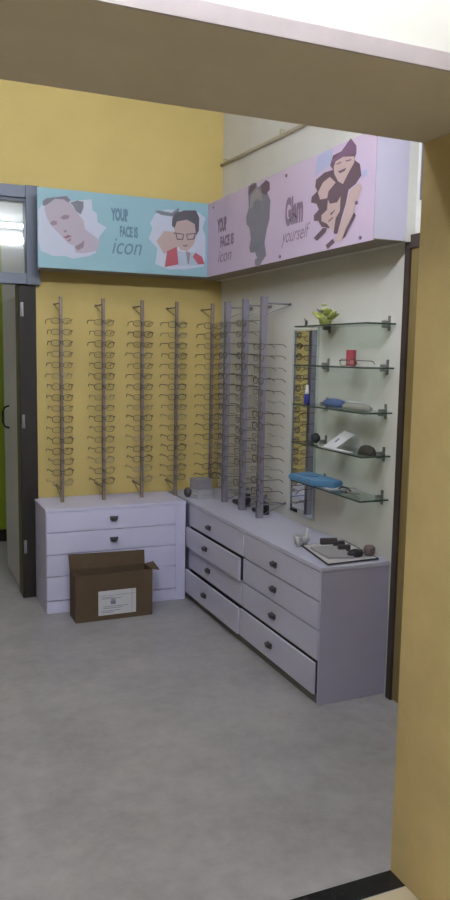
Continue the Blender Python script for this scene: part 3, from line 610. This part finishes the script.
box(bm, (1.955, 3.064, z), (1.975, 3.106, z+.074), rot=rz, bev=.0015); part('box_body', bm, mat('red_box_card', (150, 62, 74), .5), o)
bm = B(); box(bm, (1.9545, 3.066, z+.010), (1.9755, 3.104, z+.026), rot=rz); part('printed_band', bm, mat('pink_band', (176, 110, 116), .5), o)
place_specs('black-rimmed', (1.915, 3.03, z+.020), -1.35, 'black-rimmed spectacles lying in front of the red box on the second glass shelf', None).scale = (.85, .85, .85)
z = SZ[2]+.001
o = thing('spray_bottle', 'small blue spray bottle with white cap on the third glass shelf', 'bottle', (1.95, 3.462, z))
bm = B(); lathe(bm, [(.014, 0), (.0165, .003), (.0165, .040), (.013, .047), (.008, .051)], (1.95, 3.462, z), 18); part('bottle_body', bm, mat('cobalt_plastic', (46, 54, 130), .3), o)
bm = B(); lathe(bm, [(.0105, .051), (.0105, .068), (.0075, .072), (.0075, .092), (.005, .098)], (1.95, 3.462, z), 16); part('spray_cap', bm, mat('white_cap', (214, 214, 222), .4), o)
bm = B(); lathe(bm, [(.001, 0), (.8, .05), (1.0, .35), (.92, .7), (.5, .95), (.001, 1.0)], (0, 0, 0), 24)
for v in bm.verts: v.co = (1.962+v.co.x*.038, 3.215+v.co.y*.088, z+v.co.z*.042)
tag(obj('spectacle_case', bm, mat('slate_blue_case', (78, 98, 142), .5)), 'rounded slate-blue spectacle case on the third glass shelf', 'case')
o = thing('plastic_packet', 'long pale clear plastic packet beside the blue case on the third shelf', 'packet', (1.955, 3.06, z))
bm = B()
lathe(bm, [(.001, 0), (.9, .05), (1.0, .4), (.8, .8), (.001, 1.0)], (0, 0, 0), 24)
for v in bm.verts: v.co = (1.955+v.co.x*.036, 3.005+v.co.y*.118, z+v.co.z*.036)
part('wrapping', bm, mat('pale_grey_plastic', (164, 166, 160), .3, alpha=.8), o)
bm = B(); box(bm, (1.935, 2.95, z+.033), (1.955, 3.08, z+.039), bev=.002); part('paper_insert', bm, PAPER, o)
z = SZ[3]+.001
bm = B(); blob(bm, (1.955, 3.372, z+.0285), .025, (.9, 1.1, 1.0), rough=.18, sub=3); blob(bm, (1.955, 3.362, z+.046), .012, (1, 1, .8), rough=.2, sub=2); blob(bm, (1.955, 3.398, z+.007), .012, (1, 1.2, .6), sub=2)
tag(obj('leather_pouch', bm, mat('charcoal_leather', (44, 46, 52), .6)), 'small dark pouch at the left end of the fourth glass shelf', 'pouch')
bm = B(); prism(bm, [(1.945, 3.275, z), (1.945, 3.165, z), (2.02, 3.115, z+.070), (2.02, 3.21, z+.078)], (.002, 0, .001)); cd = obj('card', bm, PAPER); tag(cd, 'white leaning card between dark pouch and dark case on the fourth shelf', 'card')
bm = B(); prism(bm, [(1.970, 3.215, z+.0255), (1.970, 3.20, z+.0255), (1.990, 3.192, z+.044), (1.990, 3.207, z+.044)], (-.0008, 0, .0008)); pc_ = obj('card_print', bm, PRINT); pc_.parent = cd
bm = B(); box(bm, (1.915, 3.00, z), (1.940, 3.24, z+.003)); tag(obj('paper_slip', bm, PAPER), 'flat white paper slip lying on the fourth glass shelf', 'paper')
bm = B(); lathe(bm, [(1, 0), (1.02, .1), (.95, .45), (.72, .78), (.35, .96), (.01, 1.0)], (0, 0, 0), 26)
for v in bm.verts: v.co = (1.972+v.co.x*.034, 2.935+v.co.y*.056, z+v.co.z*.042)
o = tag(obj('domed_case', bm, mat('dark_brown_hide', (48, 44, 40), .6, noise=.3, scale=60)), 'dark domed spectacle case at the right end of the fourth shelf', 'case')
z = SZ[4]+.001
o = thing('blue_packet', 'bright blue flat packet jutting off the left end of the lowest glass shelf', 'packet', (1.94, 3.40, z+.008))
bm = B(); prism(bm, [(1.868, 3.49, z+.006), (1.87, 3.25, z+.006), (1.95, 3.165, z+.006), (2.02, 3.20, z+.006), (2.02, 3.53, z+.006)], (0, 0, .028)); bmesh.ops.bevel(bm, geom=bm.edges[:], offset=.006, segments=2, affect='EDGES'); part('cover', bm, mat('sky_blue_plastic', (84, 132, 176), .5), o)
bm = B(); tube(bm, [(1.90, 3.45, z+.0345), (1.93, 3.38, z+.0355), (1.96, 3.34, z+.0345)], .002, 5); part('seam', bm, mat('deep_blue_seam', (48, 96, 150), .5), o)
bm = B(); box(bm, (1.915, 3.16, z), (1.995, 3.28, z+.005)); tag(obj('paper_slip', bm, PAPER), 'white paper slip tucked under the blue packet on the lowest shelf', 'paper')
o = thing('wrapped_spectacles', 'spectacles in crumpled clear wrap on the lowest glass shelf', 'glasses', (1.955, 3.02, z))
bm = B(); blob(bm, (1.96, 3.02, z+.016), .016, (1.8, 3.0, .95), rough=.25, sub=3); part('clear_wrap', bm, mat('crumpled_clear_wrap', (176, 178, 176), .25, alpha=.7), o)
bm = B(); tube(bm, [(1.925, 3.085, z+.020), (1.93, 3.06, z+.032), (1.94, 3.03, z+.030), (1.935, 3.0, z+.020)], .004, 6); tube(bm, [(1.93, 3.08, z+.012), (1.925, 3.05, z+.010), (1.925, 3.02, z+.012)], .003, 6); part('front_frame', bm, STY['black-rimmed'][0], o)

# ---------------------------------------------------------------- things on the right cabinet
z = HC+.001; rz = Matrix.Rotation(.15, 4, 'Z')
WB = mat('white_carton', (176, 176, 184), .6); WB2 = mat('grey_carton', (140, 138, 148), .6)
for k, (dx, h_, m_, lab) in enumerate(((0, .030, WB, 'white flat box in the corner, lowest of its stack'), (.003, .028, WB, 'white flat box in the corner, middle of its stack'), (-.004, .066, WB2, 'taller grey box on top of the stack in the corner'))):
    o = thing('small_box', lab, 'box', (1.80, 4.56, z), 'boxes stacked in the corner')
    bm = B(); box(bm, (1.755+dx, 4.50, z), (1.865+dx, 4.60, z+h_), rot=rz, bev=.002); part('box_body', bm, m_, o)
    bm = B(); box(bm, (1.7545+dx, 4.4995, z+h_*.72), (1.8655+dx, 4.6005, z+h_*.76), rot=rz); part('lid_seam', bm, PRINT, o)
    z += h_+.0015
z = HC+.001
bm = B(); blob(bm, (1.735, 4.60, z+.032), .032, (.8, 1, 1), rough=.1, sub=3); tag(obj('leather_pouch', bm, mat('grey_pouch', (78, 74, 80), .6)), 'small grey pouch beside the stacked boxes in the corner', 'pouch')
for (x, y, s_, lab) in ((1.955, 4.25, 1.0, 'dark open spectacle case on the cabinet between two corner racks'), (1.96, 3.99, .9, 'dark open spectacle case on the cabinet near the mirror')):
    o = thing('spectacle_case', lab, 'case', (x, y, z))
    bm = B(); box(bm, (x-.03*s_, y-.075*s_, z), (x+.03*s_, y+.075*s_, z+.025*s_), bev=.008*s_); part('case_base', bm, mat('black_case', (50, 48, 54), .5), o)
    bm = B(); box(bm, (x+.012*s_, y-.075*s_, z+.024*s_), (x+.028*s_, y+.075*s_, z+.080*s_), bev=.006*s_); part('case_lid', bm, mat('black_case', (50, 48, 54), .5), o)
# white tray with dark rim
o = thing('display_tray', 'white display tray with dark rim on the near end of the cabinet', 'tray', (1.9, 3.02, z))
q = [(1.80, 3.20), (1.742, 2.86), (2.01, 2.868), (2.045, 3.22)]
bm = B(); prism(bm, [(a_, b_, z) for a_, b_ in q], (0, 0, .008)); part('tray_board', bm, mat('tray_white', (196, 194, 200), .5), o)
bm = B(); tube(bm, [(a_, b_, z+.006) for a_, b_ in q], .0045, 6, True); part('tray_rim', bm, mat('tray_rim_dark', (52, 48, 54), .5), o)
zt = z+.009
bm = B(); prism(bm, [(1.80, 3.12, zt), (1.785, 2.93, zt), (1.90, 2.90, zt), (1.95, 3.10, zt)], (0, 0, .010)); tag(obj('instruction_booklet', bm, mat('grey_booklet', (160, 158, 164), .6)), 'pale grey booklet lying on the white tray', 'booklet')
zz = zt+.011
for (x, y, L_, lab) in ((1.93, 3.17, .085, 'dark strip-like case on the tray, farthest of three'), (1.945, 3.10, .055, 'short dark strip case on the tray, middle of three'), (1.93, 3.03, .06, 'dark strip case on the tray, nearest of three')):
    yb_ = y
    bm = B(); box(bm, (x-L_/2, yb_-.011, zt), (x+L_/2, yb_+.011, zt+.030), rot=Matrix.Rotation(-.25, 4, 'Z'), bev=.004); tag(obj('slim_case', bm, mat('dark_slim_case', (70, 64, 70), .5)), lab, 'case', 'slim cases on the tray')
bm = B(); lathe(bm, [(.001, 0), (.8, .05), (1, .4), (.85, .8), (.4, 1), (.001, 1.0)], (0, 0, 0), 20)
for v in bm.verts: v.co = (1.925+v.co.x*.042, 2.925+v.co.y*.026, zt+v.co.z*.034)
tag(obj('spectacle_case', bm, mat('near_black_case', (46, 44, 52), .5)), 'small near-black oval case at the near edge of the tray', 'case')
bm = B(); lathe(bm, [(.020, 0), (.026, .01), (.027, .035), (.020, .045), (.008, .048)], (2.0, 2.925, zt), 20); tag(obj('pill_pot', bm, mat('dusty_pink_pot', (116, 98, 98), .5)), 'squat dusty pink pot beside the black case on the tray', 'pot')
for i, (x, y, r_, lab) in enumerate(((1.83, 3.235, .020, 'clear plastic cup left of the tray, farthest of three'), (1.79, 3.215, .016, 'clear plastic cup left of the tray, smallest one'), (1.805, 3.255, .018, 'clear plastic cup left of the tray, next to the smallest'))):
    bm = B(); lathe(bm, [(r_*.8, 0), (r_, .045)], (x, y, z), 14); tag(obj('plastic_cup', bm, mat('milky_plastic', (190, 190, 196), .3, alpha=.75)), lab, 'cup', 'small clear cups')
bm = B(); lathe(bm, [(.012, 0), (.013, .035), (.007, .042), (.007, .065)], (1.885, 3.30, z), 14); tag(obj('dropper_bottle', bm, mat('white_dropper', (210, 210, 218), .4)), 'tiny white dropper bottle on the cabinet below the mirror', 'bottle')
